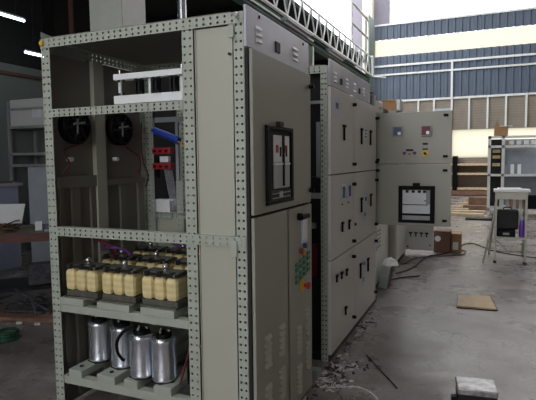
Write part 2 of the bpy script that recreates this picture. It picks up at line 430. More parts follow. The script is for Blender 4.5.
fan(c1, .205, 1.70); fan(c1, .61, 1.70)
# shelves
for z0, z1, nm in ((.628,.672,'shelf'), (.205,.252,'shelf')):
    MB().box((-1.19,.0,z0), (-.334,.012,z1)).box((-1.19,.012,z1-.006), (-.334,.05,z1)).box((-1.19,.86,z0), (-.334,.90,z1)).box((-1.19,.06,z0), (-1.15,.86,z1-.01)).box((-.375,.06,z0), (-.334,.86,z1-.01)).build(nm, 'frame', c1, bevel=.002)
def rail(x0, x1, z0, z1):
    MB().box((x0,-.004,z0), (x1,.88,z1)).build('mounting_rail', 'frame', c1, bevel=.004)
for a, b in ((-1.19,-1.02), (-.925,-.705), (-.63,-.42)): rail(a, b, .672, .712)
for a, b in ((-1.15,-1.055), (-.945,-.82), (-.758,-.665), (-.56,-.45)): rail(a, b, .252, .296)
for a, b in ((-1.15,-1.055), (-.945,-.82)): MB().cyl(((a+b)/2,.05,.296), ((a+b)/2,.05,.302), .012, 10).build('bolt', 'dark', c1)
# perforated strut inside the far side
MB().strip((-1.0,.925,.93), (0,0,1), (1,0,0), .41, .055).build('inner_strut', 'frame', c1, solid=.003)
# front face: top panel
tp = MB().fbox(F0, (.0,2.008,0), (.89,2.197,.014)).build('top_panel', 'top', c1, bevel=.003, label='bluish galvanised top panel with louvres')
louvers(tp, F0, .105, .175, (2.108,2.078,2.048), 'wpaint', .012, h=.022)  # white paint stands in for skylight caught on the louvre faces
louvers(tp, F0, .60, .69, (2.108,2.078,2.048), 'wpaint', .012, h=.022)
MB().fbox(F0, (.345,2.045,.012), (.405,2.10,.022)).build('lock_plate', 'dark', tp, bevel=.003)
for a in (.14, .78): MB().fbox(F0, (a,2.165,.012), (a+.012,2.18,.018)).build('slot', 'black', tp)
MB().fbox(F0, (.004,.0,-.01), (.868,2.0,.0165)).build('gap_shade_backing', 'hole', c1)  # black sheet puts the shade of the door gaps into colour
F1 = frame((.010,-.018,0), (0,1,0), (0,0,1))
# upper door
d = door(c1, F1, .032, .877, 1.220, 2.0, 'cab', t0=.008)
bz = MB().fbox(F1, (.165,1.255,.026), (.53,1.275,.042)).fbox(F1, (.165,1.635,.026), (.53,1.655,.042)).fbox(F1, (.165,1.275,.026), (.20,1.635,.042)).fbox(F1, (.50,1.275,.026), (.53,1.635,.042)).build('breaker_bezel', 'black', d, bevel=.003)
MB().fbox(F1, (.20,1.275,.026), (.50,1.325,.038)).build('lower_face', 'dark', bz, bevel=.003)
MB().fbox(F1, (.20,1.325,.024), (.50,1.635,.030)).build('breaker_window', 'hole', bz)
MB().fbox(F1, (.26,1.47,.029), (.475,1.61,.036)).build('breaker_face', 'paleface', bz)
MB().fbox(F1, (.26,1.335,.029), (.475,1.457,.038)).build('lower_breaker_face', 'lcd', bz)
MB().fbox(F1, (.26,1.457,.03), (.475,1.468,.042)).build('bright_strip', 'white', bz)
for a in (.285, .41): MB().fbox(F1, (a,1.52,.036), (a+.03,1.56,.039)).build('red_marking', 'red', bz)
for a in (.335, .42): MB().fbox(F1, (a,1.50,.036), (a+.018,1.55,.039)).build('black_marking', 'black', bz)
MB().fbox(F1, (.372,1.345,.036), (.39,1.61,.044)).build('charge_lever', 'black', bz)
MB().fbox(F1, (.31,1.655,.026), (.365,1.68,.050)).build('lock_tab', 'dark', bz, bevel=.003)
for b in (1.285, 1.308): MB().fbox(F1, (.22,b,.041), (.47,b+.005,.044)).build('indicator_strip', 'grout', bz)
MB().fbox(F1, (.31,1.288,.042), (.355,1.318,.046)).build('display', 'lcd', bz)
for b in (1.927, 1.293): knob(d, F1, .855, b)
# lower doors
d = door(c1, F1, .032, .468, .03, 1.207, 'cab', t0=.008)
for z in (.575, .315): louvers(d, F1, .135, .215, [z-.036*k for k in range(5)], 'cab')
for z in (.57, .33): louvers(d, F1, .325, .41, [z-.036*k for k in range(5)], 'cab')
d = door(c1, F1, .498, .888, .03, 1.207, 'cab', t0=.008, label='narrow right-hand door with control buttons and a nameplate')
for z in (.48, .24): louvers(d, F1, .60, .68, [z-.03*k for k in range(6)], 'cab')
for z in (.545, .33): louvers(d, F1, .762, .835, [z-.03*k for k in range(6)], 'cab')
p_ = MB().fbox(F1, (.69,.985,.026), (.80,1.135,.030)).build('nameplate', 'skyblue', d)
MB().fbox(F1, (.715,1.005,.030), (.775,1.12,.032)).build('nameplate_print', 'paleface', p_)
MB().cyl((.036,.622,1.15), (.06,.622,1.15), .022).fbox(F1, (.63,1.135,.04), (.76,1.158,.06)).build('rotary_handle', 'black', d)
for a, b, m in ((.665,.945,'redbtn'), (.735,.965,'bluebtn'), (.70,.925,'orange')):
    MB().cyl((.036,a-.018,b), (.056,a-.018,b), .015).build('push_button', m, d)
for r in range(2):
    for k in range(4):
        for q in range(2):
            a = .58+.068*k; b = .892-.070*r-.031*q+.012*k-.02
            MB().fbox(F1, (a,b-.012,.026), (a+.05,b+.012,.036)).build('indicator_lamp', 'green_l', d, bevel=.004)
MB().cyl((.036,.682,.728), (.040,.682,.728), .04, 20).build('warning_disc', 'yellow', d)
MB().lathe((.04,.717,.722), [(.012,0),(.012,.018),(.022,.02),(.022,.034),(0,.038)], 16, V((1,0,0))).build('emergency_button', 'red', d)
for y in (.2,.6): pass
# plinth
MB().box((-1.24,.02,.0), (-.01,.05,.06)).box((-.03,.02,0), (.0,.93,.06)).box((-1.24,.88,0), (-.01,.91,.06)).build('plinth', 'dark', c1)

# white busbar support frame on the upper beam
w = empty('busbar_support', (-.55, .02, 1.778), 'white insulated busbar support frame standing on the upper beam of the near cabinet', 'busbar support')
X0, X1 = -.76, -.338
MB().box((X0,0,1.782), (X1,.05,1.826)).build('lower_rail', 'white', w, bevel=.003)
MB().box((X0,0,1.906), (X1,.05,1.937)).build('upper_rail', 'white', w, bevel=.003)
for x in (X0+.02, -.55, X1-.02): MB().cyl((x,.03,1.826), (x,.03,1.905), .009, 10).build('spacer', 'white', w)
for x in (X0+.02, X1-.02): MB().cyl((x,.03,1.94), (x,.03,1.962), .006, 8).build('stud', 'bolt', w)
for x in (-.63, -.525, -.415):
    MB().box((x-.005,.01,1.82), (x+.005,.05,1.908)).box((x+.018,.01,1.82), (x+.028,.05,1.908)).build('busbar', 'dark', w)
for x in (-.72,-.61,-.505,-.40):
    mb = MB()
    for q in (0, .03):
        mb.box((x+q-.006,-.006,1.826), (x+q+.006,.0,1.838)); mb.box((x+q-.006,-.006,1.893), (x+q+.006,.0,1.905))
    mb.build('clip', 'dark', w)

# three-phase reactors on the middle shelf
def make_reactor():
    root = empty('line_reactor', (0,0,0), 'x', 'reactor')
    MB().box((-.114,-.08,0), (.114,.08,.010)).box((-.112,-.06,.010), (.112,.06,.041)).build('core_base', 'core', root, bevel=.003)
    for k in range(3):
        x = (k-1)*.076
        mb = MB().box((x-.035,-.072,.040), (x+.035,.072,.164))
        mb.build('coil', 'coil', root, bevel=.022)
        MB().box((x-.018,-.05,.160), (x+.018,.05,.171)).build('coil_wedge', 'card', root)
    MB().box((-.112,-.046,.166), (.112,.046,.190)).build('core_yoke', 'core', root, bevel=.003)
    MB().box((-.114,-.056,.170), (.114,-.047,.184)).box((-.114,.047,.170), (.114,.056,.184)).build('clamp', 'dark', root)
    for x in (-.095, .095):
        MB().cyl((x,-.064,.178), (x,.064,.178), .006, 8).build('clamp_bolt', 'bolt', root)
    MB().cyl((0,0,.189), (0,0,.196), .012, 6).lathe((0,0,.196), [(.012,0),(.018,.008),(.018,.018),(.010,.027),(0,.029)], 12).build('lifting_bolt', 'bolt', root)
    for k in range(3):
        x = (k-1)*.079
        MB().box((x-.012,-.060,.188), (x+.012,-.04,.193)).box((x-.012,-.062,.165), (x+.012,-.058,.193)).build('terminal_tab', 'dark', root)
    return root
rx = make_reactor(); first = True
names = {(0,0):'front row reactor at the left, next to the corner post', (1,0):'front row reactor in the middle of three', (2,0):'front row reactor at the right, next to the side cover',
 (0,1):'second row reactor at the left, behind the front ones', (1,1):'second row reactor in the middle, half hidden', (2,1):'second row reactor at the right, half hidden',
 (0,2):'rearmost reactor at the left, only its top showing', (1,2):'rearmost reactor in the middle, only its bolt showing', (2,2):'rearmost reactor at the right, under the orange busbar'}
for j, y in enumerate((.085, .38, .68)):
    for i, x in enumerate((-1.055, -.795, -.525)):
        o = rx if first else copy_tree(rx); first = False
        o.location = (x, y, .712)
        tag(o, 'cream three-coil '+names[(i,j)], 'reactor', 'reactors on the middle shelf')
# cables above the reactors
def cable(name, pts, r, m, label, cat='cable', group=None, cat2=None):
    mb = MB().path(pts, r); z = min(p[2] for p in pts)
    o = mb.build(name, m, None, loc=V(pts[0])); return tag(o, label, cat, group)
cable('power_cable', [(-1.20,.3,1.0), (-1.12,.27,1.0), (-1.05,.3,.96), (-1.0,.26,.945), (-.98,.2,.925)], .010, 'redwire', 'dark red cable bowing over the front left reactor', group='cables over the reactors')
cable('power_cable', [(-1.15,.55,.97), (-1.02,.48,1.01), (-.92,.5,1.0), (-.80,.46,1.01), (-.70,.5,.95)], .012, 'purple', 'purple cable looping across the middle of the reactor shelf', group='cables over the reactors')
cable('power_cable', [(-1.1,.25,.96), (-1.0,.22,.975), (-.93,.25,.96), (-.86,.22,.935)], .010, 'purple', 'short purple cable between the two left front reactors', group='cables over the reactors')
cable('power_cable', [(-.9,.8,.93), (-.8,.7,1.0), (-.6,.72,1.02), (-.42,.7,.96)], .012, 'redwire', 'dark red cable at the back right of the reactor shelf', group='cables over the reactors')
tag(MB().box((-1.08,.76,.975), (-.40,.80,.99)).build('busbar', 'orange', None, loc=(-.7,.78,.975)), 'flat orange busbar strip across the back of the reactor shelf', 'busbar')

# capacitors on the bottom shelf
def make_cap():
    root = empty('power_capacitor', (0,0,0), 'x', 'capacitor')
    MB().lathe((0,0,0), [(0,0),(.064,0),(.068,.004),(.068,.012),(.066,.016),(.066,.205),(.068,.209),(.068,.222),(.064,.232),(.05,.236),(0,.236)], 32).build('can', 'alu', root)
    MB().lathe((0,0,.236), [(.045,0),(.045,.018),(.03,.024),(0,.024)], 20).build('terminal_cap', 'black', root)
    for a in range(3):
        t = a*2.094+.5; MB().cyl((.028*math.cos(t),.028*math.sin(t),.255), (.028*math.cos(t),.028*math.sin(t),.272), .006, 8).build('terminal', 'bolt', root)
    MB().lathe((0,0,-.006), [(0,0),(.075,0),(.075,.006),(.06,.006)], 6).build('base_nut', 'dark', root)
    return root
cp = make_cap()
for i, (x, y, lb) in enumerate(((-1.075,.18,'leftmost of the silver cans on the bottom shelf'), (-.885,.155,'second silver can from the left, behind the black cable loop'), (-.695,.085,'third silver can from the left, right of the black cable loop'), (-.55,.085,'silver can fourth from the left, beside its near twin'), (-.405,.24,'rightmost silver can, half hidden behind dark wires'))):
    o = cp if i == 0 else copy_tree(cp)
    o.location = (x, y, .302); tag(o, 'aluminium capacitor, '+lb, 'capacitor', 'capacitors on the bottom shelf')
cable('capacitor_cable', [(-.72,.04,.575), (-.755,.01,.56), (-.785,-.01,.51), (-.785,-.01,.45), (-.765,.0,.41), (-.755,.01,.40)], .009, 'black', 'black cable loop hanging in front of the second silver can', group='cables on the bottom shelf')
cable('capacitor_cable', [(-.39,.15,.60), (-.375,.10,.55), (-.385,.06,.45), (-.41,.05,.36), (-.42,.04,.31)], .007, 'redwire', 'thin dark red wire hanging beside the rightmost can', group='cables on the bottom shelf')
cable('capacitor_cable', [(-.36,.15,.60), (-.36,.08,.52), (-.37,.05,.42), (-.375,.06,.31)], .010, 'black', 'black cable hanging beside the middle post above the bottom shelf', group='cables on the bottom shelf')
# things in the far side opening of cabinet 1
bw = MB().path([(-1.205,.95,1.71), (-1.15,.95,1.69), (-1.05,.95,1.655), (-.985,.95,1.625)], .026, 10); bw.build
o = empty('cable_bundle', (-1.1,.95,1.60), 'blue wrapped cable bundle slung inside the far side of the near cabinet', 'cable bundle')
bw.build('blue_wrap', 'blue', o); MB().path([(-1.0,.94,1.63), (-.95,.94,1.60), (-.91,.94,1.585)], .006).build('wire_tail', 'yellow', o)
MB().cyl((-1.2,.955,1.735), (-1.2,.955,1.80), .004, 6).build('tie', 'white', o)
o = empty('auxiliary_frame', (-1.12,.97,1.0), 'grey metal inner frame behind the blue cable bundle', 'frame')
MB().box((-1.24,.96,1.765), (-.96,.975,1.80)).build('cross_bar', 'grout', o)
for x in (-1.235,-1.01): MB().box((x-.012,.96,1.0), (x+.012,.975,1.765)).build('upright', 'grout', o)
tag(MB().box((-1.12,.90,1.475), (-1.05,.94,1.518)).build('white_block', 'white', None, bevel=.004, loc=(-1.08,.92,1.475)), 'small white block between the two red contactors', 'block')
for z, lb in ((1.555,'upper of the two red contactors under the blue cable bundle'), (1.445,'lower of the two red contactors under the blue cable bundle')):
    o = empty('contactor', (-1.11,.97,z), lb, 'contactor', 'red contactors')
    MB().box((-1.185,.90,z-.02), (-1.03,.955,z+.025)).build('housing', 'red', o, bevel=.005)
    for k in range(3): MB().cyl((-1.16+.05*k,.885,z), (-1.16+.05*k,.9,z), .01, 8).build('terminal', 'dark', o)
tag(MB().box((-1.24,.95,1.07), (-1.08,1.05,1.20)).build('junction_box', 'paper', None, bevel=.005, loc=(-1.16,1.0,1.07)), 'small white box beyond the far side opening of the near cabinet', 'box')
tag(MB().box((-1.26,.96,.0), (-.96,1.08,1.069)).build('duct_box', 'cover', None, bevel=.005, loc=(-1.1,1.0,0)), 'tall grey metal duct box just below the small white box', 'box')
mb = MB().box((-1.13,1.0,1.15), (-1.06,1.01,1.47)); mb.rot((-1.08,1,1.3), -.2, 'Y')
tag(mb.build('bright_strip', 'alu', None, loc=(-1.08,1.0,1.15)), 'bright slanting metal strip behind the red contactors', 'metal strip')
tag(MB().box((-1.25,.965,1.36), (-1.19,1.0,1.52)).build('terminal_strip', 'dark', None, loc=(-1.2,.98,1.36)), 'dark terminal strip beside the rear post, left of the red contactors', 'terminal strip')
o = empty('dark_backdrop', (-1.95,2.3,0), 'added dark block that darkens the view through the near cabinet, behind the red contactors', 'backdrop')  # dark block added to keep the view through the opening dark
MB().box((-2.3,1.9,0), (-1.45,2.7,2.35)).build('backdrop_body', 'dark', o, bevel=.01)
MB().box((-2.2,1.88,1.2), (-1.6,1.9,1.9)).build('backdrop_panel', 'dark', o)
cable('control_wire', [(-1.24,.86,1.75), (-1.20,.80,1.62), (-1.22,.84,1.48), (-1.17,.83,1.38), (-1.22,.86,1.30)], .005, 'redwire', 'thin dark red wires hanging beside the inner rear post', group='control wires')
cable('control_wire', [(-1.24,.28,1.60), (-1.22,.10,1.55), (-1.20,.12,1.48), (-1.22,.09,1.42)], .005, 'redwire', 'dark red wire hanging from the left cooling fan', group='control wires')
cable('control_wire', [(-1.22,.66,1.58), (-1.20,.76,1.52), (-1.21,.80,1.46), (-1.22,.78,1.40)], .006, 'redwire', 'dark red wire hanging from the right cooling fan', group='control wires')
# clutter on top of cabinet 1
for x, y, s, lb in ((-.62,.55,.05,'dark cloth lump on the roof of the near cabinet, left one'), (-.42,.5,.045,'dark cloth lump on the roof of the near cabinet, right one')):
    mb = MB().lathe((x,y,2.172), [(s*1.6,0),(s*1.5,s*.5),(s*1.0,s*1.0),(s*.4,s*1.3),(0,s*1.35)], 9)
    for i in range(len(mb.v)): mb.v[i] += V((random.uniform(-.008,.008), random.uniform(-.008,.008), 0 if mb.v[i].z < 2.18 else random.uniform(-.01,.01)))
    tag(mb.build('cloth_lump', 'clutter', None, loc=(x,y,2.172)), lb, 'cloth', 'lumps on the cabinet roof')
tag(MB().cyl((-2.62,3.6,0), (-2.62,3.6,4.5), .06).build('vertical_pipe', 'alu', None, loc=(-2.62,3.6,0)), 'shiny vertical pipe behind the near cabinet, right of the pillar', 'pipe')

# ============================================================ CABINET 2
c2 = empty('switchgear_cabinet', (-.6, 2.2, 0), 'second switchgear cabinet with six doors and black handles, behind the near cabinet', 'cabinet', 'switchgear cabinets in the row')
MB().strip((-.05,1.34,0), (0,0,1), (1,0,0), 2.14, .05, rows=2, pitch=.036, hr=.0064).strip((0,1.34,0), (0,0,1), (0,1,0), 2.14, .06).build('post', 'frame', c2, solid=.003)
post(c2, -1.25, 1.34, 1, 1, 2.14)
post(c2, -.6, 1.34, 1, 1, 2.14)
MB().strip((-1.25,1.338,2.09), (1,0,0), (0,0,1), 1.25, .05).build('top_beam', 'frame', c2, solid=.003)
MB().box((-1.25,1.345,1.88), (-.05,1.365,1.90)).build('side_rail', 'grout', c2)
MB().box((-1.25,1.345,1.20), (-.05,1.365,1.24)).build('side_rail', 'grout', c2)
MB().box((-.09,1.36,1.35), (-.06,1.38,1.75)).build('terminal_strip', 'grout', c2)
MB().box((-.14,1.36,1.28), (-.07,1.40,1.36)).build('terminal_block', 'dark', c2)
MB().box((-.17,1.35,.98), (-.10,1.39,1.02)).build('terminal_block', 'lcd', c2)
MB().box((-.13,1.37,.62), (-.09,1.39,.86)).build('red_cable_run', 'redwire', c2, label='dark red cables running down inside')
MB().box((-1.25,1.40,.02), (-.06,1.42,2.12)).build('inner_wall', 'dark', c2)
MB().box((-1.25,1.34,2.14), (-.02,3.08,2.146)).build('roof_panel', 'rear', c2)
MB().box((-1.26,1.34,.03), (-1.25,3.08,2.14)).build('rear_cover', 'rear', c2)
MB().box((-.62,3.05,.03), (-.01,3.08,2.12)).build('far_side_cover', 'cab2', c2)
MB().box((-1.25,1.345,.0), (.012,3.08,.045)).build('plinth', 'dark', c2)
MB().box((-.55,1.02,.0), (.0,1.30,.05)).build('threshold_strip', 'grout', None) if False else None
MB().fbox(F0, (1.36,.04,-.01), (3.06,2.0,.0)).build('gap_shade_backing', 'hole', c2)  # black sheet, painted shade behind the door seams
tp = MB().fbox(F0, (1.36,2.005,0), (2.72,2.19,.012)).build('top_panel', 'top', c2, bevel=.003, label='bluish top panel with louvres')
for a0 in (1.46, 1.80, 2.05, 2.38): louvers(tp, F0, a0, a0+.075, (2.10,2.07,2.04), 'wpaint', .01, h=.020)  # louvres painted white for the skylight on them
for a0 in (1.64, 2.24): MB().fbox(F0, (a0,2.045,.01), (a0+.04,2.09,.02)).build('lock_plate', 'dark', tp)
rows = ((1.374,1.995), (.75,1.366), (.05,.742)); cols = ((1.345,2.024), (2.030,2.955))
D = {}
for r, (z0, z1) in enumerate(rows):
    for c, (a, b) in enumerate(cols):
        D[r,c] = door(c2, F0, a, b, z0, z1, 'cab2', t=.024)
for r, c, a, b, h in ((0,0,1.69,1.735,.11),(0,1,2.283,1.74,.13),(0,1,2.657,1.74,.13),(1,0,1.64,.992,.07),(1,0,1.85,.985,.07),(1,1,2.291,1.13,.12),(1,1,2.68,1.14,.11),
                      (2,0,1.475,.615,.05),(2,0,1.617,.608,.05),(2,0,1.769,.60,.05),(2,0,1.738,.30,.06),(2,1,2.26,.55,.13),(2,1,2.57,.54,.12)):
    thandle(D[r,c], F0, a, b, .024, w=.022 if r+c > 0 and c == 0 else .034, h=h)
for r, c, a, b in ((0,0,1.99,1.925),(0,0,1.99,1.44),(1,0,1.985,1.275),(1,0,1.985,.80),(2,0,1.98,.67),(2,0,1.99,.15),(0,1,2.92,1.88),(0,1,2.92,1.45),(1,1,2.92,1.27),(1,1,2.91,.83),(2,1,2.91,.66),(2,1,2.90,.14)):
    knob(D[r,c], F0, a, b, .024)
def plate(parent, F, a0, a1, b0, b1, m='skyblue', c=.024, lines=3, name='nameplate'):
    p_ = MB().fbox(F, (a0,b0,c), (a1,b1,c+.003)).build(name, m, parent)
    mb = MB(); n = lines; h = (b1-b0)/(n*2+1)
    for k in range(n): mb.fbox(F, (a0+(a1-a0)*.2, b0+h*(2*k+1), c+.003), (a1-(a1-a0)*.25, b0+h*(2*k+2), c+.0045))
    mb.build('plate_print', 'glass', p_)
plate(D[0,0], F0, 1.44, 1.56, 1.81, 1.935, 'skyblue', .024, 1)
plate(D[0,1], F0, 2.42, 2.50, 1.66, 1.76, 'paleface')
for a in (1.60, 1.79):
    q = MB().fbox(F0, (a,1.17,.024), (a+.10,1.285,.036)).build('panel_meter', 'skyblue', D[1,0], bevel=.003)
    MB().fbox(F0, (a+.022,1.185,.036), (a+.08,1.27,.039)).build('meter_window', 'glass', q)
    MB().fbox(F0, (a+.03,1.13,.024), (a+.07,1.14,.027)).build('meter_tag', 'dark', D[1,0])
MB().cyl((.024,2.07,.93), (.036,2.07,.93), .012, 10).build('lock', 'dark', D[1,0])
plate(D[1,1], F0, 2.42, 2.53, 1.06, 1.17, 'skyblue', .024, 1); plate(D[1,1], F0, 2.40, 2.48, .92, 1.03, 'skyblue', .024, 1)
plate(D[2,1], F0, 2.37, 2.47, .47, .58, 'skyblue', .024, 1); plate(D[2,1], F0, 2.36, 2.44, .33, .44, 'skyblue', .024, 1)
tag(MB().box((-.62,1.05,.0), (.02,1.12,.045)).build('floor_channel', 'galv', None, loc=(-.3,1.08,0)), 'grey steel channel lying on the floor in the gap between the first two cabinets', 'steel channel')
# box and frame on cabinet 2
o = empty('cardboard_box', (-.5,2.55,2.146), 'brown cardboard box on the roof of the second cabinet', 'box')
MB().box((-.62,2.45,2.147), (-.40,2.75,2.36)).build('box_body', 'card', o, bevel=.004)
MB().box((-.52,2.448,2.147), (-.50,2.45,2.36)).build('tape', 'ply', o)
o = empty('metal_bracket', (-.15,2.5,2.146), 'pale bent metal bracket standing on the second cabinet beside the brown box', 'bracket')
MB().cyl((-.30,2.5,2.15), (-.34,2.5,2.34), .012, 8).build('arm', 'wsteel', o)
MB().cyl((-.22,2.5,2.15), (-.34,2.5,2.34), .012, 8).build('arm', 'wsteel', o)
MB().box((-.33,2.47,2.146), (-.20,2.53,2.155)).build('foot', 'wsteel', o)

# ============================================================ CABINET 3 (recessed, doors swung open)
X3 = -.1
F3 = frame((X3,0,0), (0,1,0), (0,0,1))
c3 = empty('switchgear_cabinet', (-.7, 4.4, 0), 'third switchgear cabinet at the far end with its doors swung open across the aisle', 'cabinet', 'switchgear cabinets in the row')
MB().box((-1.25,3.12,.0), (X3-.01,3.14,2.11)).box((-1.25,5.86,0), (X3-.01,5.88,2.11)).box((-1.27,3.12,0), (-1.25,5.88,2.11)).box((-1.25,3.12,2.08), (X3-.01,5.88,2.09)).build('carcass', 'cab2', c3)
MB().fbox(F3, (3.12,2.0,-.01), (3.95,2.13,.004)).build('top_panel', 'cab2', c3, label='pale top strip with a small blue label')
plate(c3, F3, 3.74, 3.86, 2.03, 2.10, 'skyblue', .004, 1)
MB().fbox(F3, (3.14,.0,-.01), (5.86,.05,.002)).build('plinth', 'dark', c3)
MB().fbox(F3, (3.2,.85,-.30), (5.84,2.0,-.28)).build('mounting_plate', 'grout', c3)
dd = door(c3, F3, 3.16, 4.28, .06, .78, 'wpaint', t=.02)
MB().fbox(F3, (3.50,.45,.02), (3.72,.72,.03)).build('filter_vent', 'paleface', dd, bevel=.003)
for k in range(5): MB().fbox(F3, (3.52,.48+.045*k,.03), (3.70,.495+.045*k,.034)).build('vent_slat', 'grout', dd)
door(c3, F3, 4.70, 5.82, .06, .78, 'wpaint', t=.02)
MB().fbox(F3, (4.30,.05,.0), (4.42,2.08,.10)).build('corner_post', 'cab', c3, bevel=.003, label='olive grey jamb between the lower doors')
MB().fbox(F3, (4.42,.05,-.01), (4.68,.80,.0)).build('olive_infill', 'cab', c3)
# big open doors facing the camera
FD = frame((X3+.0, 3.16, 0), (1,0,0), (0,0,1))    # n = -Y
up = door(c3, FD, .03, .825, 1.428, 1.945, 'cab', t=.026, label='upper swung-open door with two meters')
lo = door(c3, FD, .03, .825, .80, 1.422, 'cab', t=.026, label='lower swung-open door with a large framed opening')
for pr_, z in ((up,1.90),(up,1.50),(lo,1.36),(lo,.86)):
    MB().fbox(FD, (.745,z-.012,.026), (.79,z+.012,.045)).build('latch', 'black', pr_, bevel=.004)
for pr_, z in ((up,1.90),(up,1.47),(lo,1.36)):
    MB().fbox(FD, (.08,z-.012,.0), (.125,z+.012,.05)).build('hinge', 'black', pr_)
for a, m in ((.253,'glass'), (.530,'redwire')):
    q = MB().fbox(FD, (a,1.70,.026), (a+.105,1.81,.045)).build('panel_meter', 'grout', up, bevel=.003)
    MB().fbox(FD, (a+.012,1.712,.045), (a+.093,1.798,.048)).build('meter_window', m, q)
    MB().fbox(FD, (a+.055,1.72,.048), (a+.085,1.75,.051)).build('meter_dial', 'white', q)
for a, b in ((.375,1.535), (.475,1.535)): MB().cyl(V((X3+a,3.134,b)), V((X3+a,3.11,b)), .016).build('indicator_lamp', 'purple', up)
MB().cyl(V((X3+.425,3.134,1.525)), V((X3+.425,3.12,1.525)), .010).build('push_button', 'red', up)
MB().fbox(FD, (.39,1.555,.026), (.46,1.575,.03)).build('name_strip', 'dark', up)
MB().fbox(FD, (.55,1.615,.026), (.60,1.635,.03)).build('name_strip', 'dark', up)
MB().fbox(FD, (.55,1.565,.026), (.60,1.58,.03)).build('name_strip', 'dark', up)
MB().cyl(V((X3+.575,3.134,1.53)), V((X3+.575,3.129,1.53)), .034, 20).build('yellow_ring', 'yellow', up)
MB().cyl(V((X3+.575,3.129,1.53)), V((X3+.575,3.10,1.53)), .013).build('selector_switch', 'dark', up)
bz = MB()
for a in ((.32,.83,.36,1.205), (.63,.83,.675,1.205), (.36,1.165,.63,1.205), (.36,.83,.63,.86), (.36,.905,.63,.925)):
    bz.fbox(FD, (a[0],a[1],.026), (a[2],a[3],.045))
bz = bz.build('opening_frame', 'black', lo, bevel=.003)
MB().fbox(FD, (.36,.925,.026), (.63,1.165,.03)).build('breaker_face', 'paleface', bz)
MB().fbox(FD, (.36,.86,.026), (.63,.905,.03)).build('lower_breaker_face', 'lcd', bz)
MB().fbox(FD, (.59,1.02,.03), (.63,1.165,.033)).build('side_face', 'grout', bz)
for k, a in enumerate((.39,.45,.51,.56)): MB().fbox(FD, (a,1.135,.03), (a+.03,1.16,.036)).build('tab', 'dark', bz)
MB().fbox(FD, (.46,1.205,.026), (.53,1.235,.045)).build('lock_tab', 'black', bz, bevel=.003)
MB().fbox(FD, (.36,1.01,.03), (.61,1.018,.034)).build('wire_mark', 'black', bz)
MB().fbox(FD, (.575,1.05,.03), (.59,1.06,.034)).build('screw', 'black', bz)
# far low open door with four handles
FL = frame((X3, 5.90, 0), (1,0,0), (0,0,1))
fd = door(c3, FL, .0, .42, .07, .78, 'wpaint', t=.02, label='far low swung-open door with four black handles')
for a in (.08,.16,.24,.32): thandle(fd, FL, a, .335, .02, w=.028, h=.06)
for a, b in ((.04,.12), (.37,.15)): MB().fbox(FL, (a-.012,b-.01,.02), (a+.012,b+.01,.035)).build('latch', 'black', fd)
# box on cabinet 3
o = empty('cardboard_box', (-.12,4.6,2.09), 'cardboard box with one white end on the roof of the third cabinet', 'box')
MB().box((-.20,4.45,2.091), (-.02,4.75,2.215)).build('box_body', 'card', o, bevel=.004)
MB().box((-.02,4.45,2.091), (.02,4.75,2.225)).build('box_end', 'paper', o, label='white end of the box')
MB().box((-.22,4.44,2.205), (-.05,4.76,2.232)).build('box_flap', 'card', o, bevel=.004)
# leaning bin with paper
o = empty('metal_bin', (.04,3.6,0), 'small grey metal bin tilted against the third cabinet with crumpled white paper on top', 'bin')
mb = MB().box((-.07,3.56,.004), (.03,3.74,.26)); mb.rot((.03,3.6,.0), .16, 'Y'); 
for v in mb.v: v.z = max(v.z, .004)
mb.build('bin_body', 'galv', o, bevel=.004)
mb = MB().box((.03,3.56,.004), (.036,3.74,.26)); mb.rot((.03,3.6,.0), .16, 'Y'); 
for v in mb.v: v.z = max(v.z, .004)
mb.build('bin_edge', 'dark', o)
tag(MB().add([(-.03,3.58,.285),(.03,3.56,.275),(.08,3.60,.27),(.15,3.63,.27),(.12,3.72,.31),(.04,3.76,.34),(-.03,3.74,.315),(.02,3.66,.335),(.08,3.68,.30)],
   [(0,1,7),(1,8,7),(1,2,8),(2,3,8),(3,4,8),(8,4,7),(4,5,7),(5,6,7),(6,0,7)]).build('crumpled_paper', 'paper', None, solid=.002, loc=(.05,3.6,.27)), 'crumpled white paper lying on the tilted grey bin', 'paper')
# cardboard cartons behind the open doors
for (a, b, y0, y1, z, m, lb) in ((.30,.545,6.15,6.45,.34,'cardd','brown carton with a round white sticker, left of the pair behind the open door'), (.55,.70,6.2,6.5,.30,'card','carton with a white label, right of the pair behind the open door')):
    o = empty('carton', ((a+b)/2,(y0+y1)/2,0), lb, 'box', 'cartons behind the open door')
    MB().box((a,y0,0), (b,y1,z)).build('box_body', m, o, bevel=.005)
    MB().box((a,(y0+y1)/2-.02,z), (b,(y0+y1)/2+.02,z+.002)).build('tape', 'ply', o)
    if m == 'cardd': MB().cyl((.36,6.15,.22), (.36,6.146,.22), .045, 20).build('sticker', 'paper', o)
    else: MB().box((.58,6.197,.05), (.66,6.2,.17)).build('label_sheet', 'paper', o)

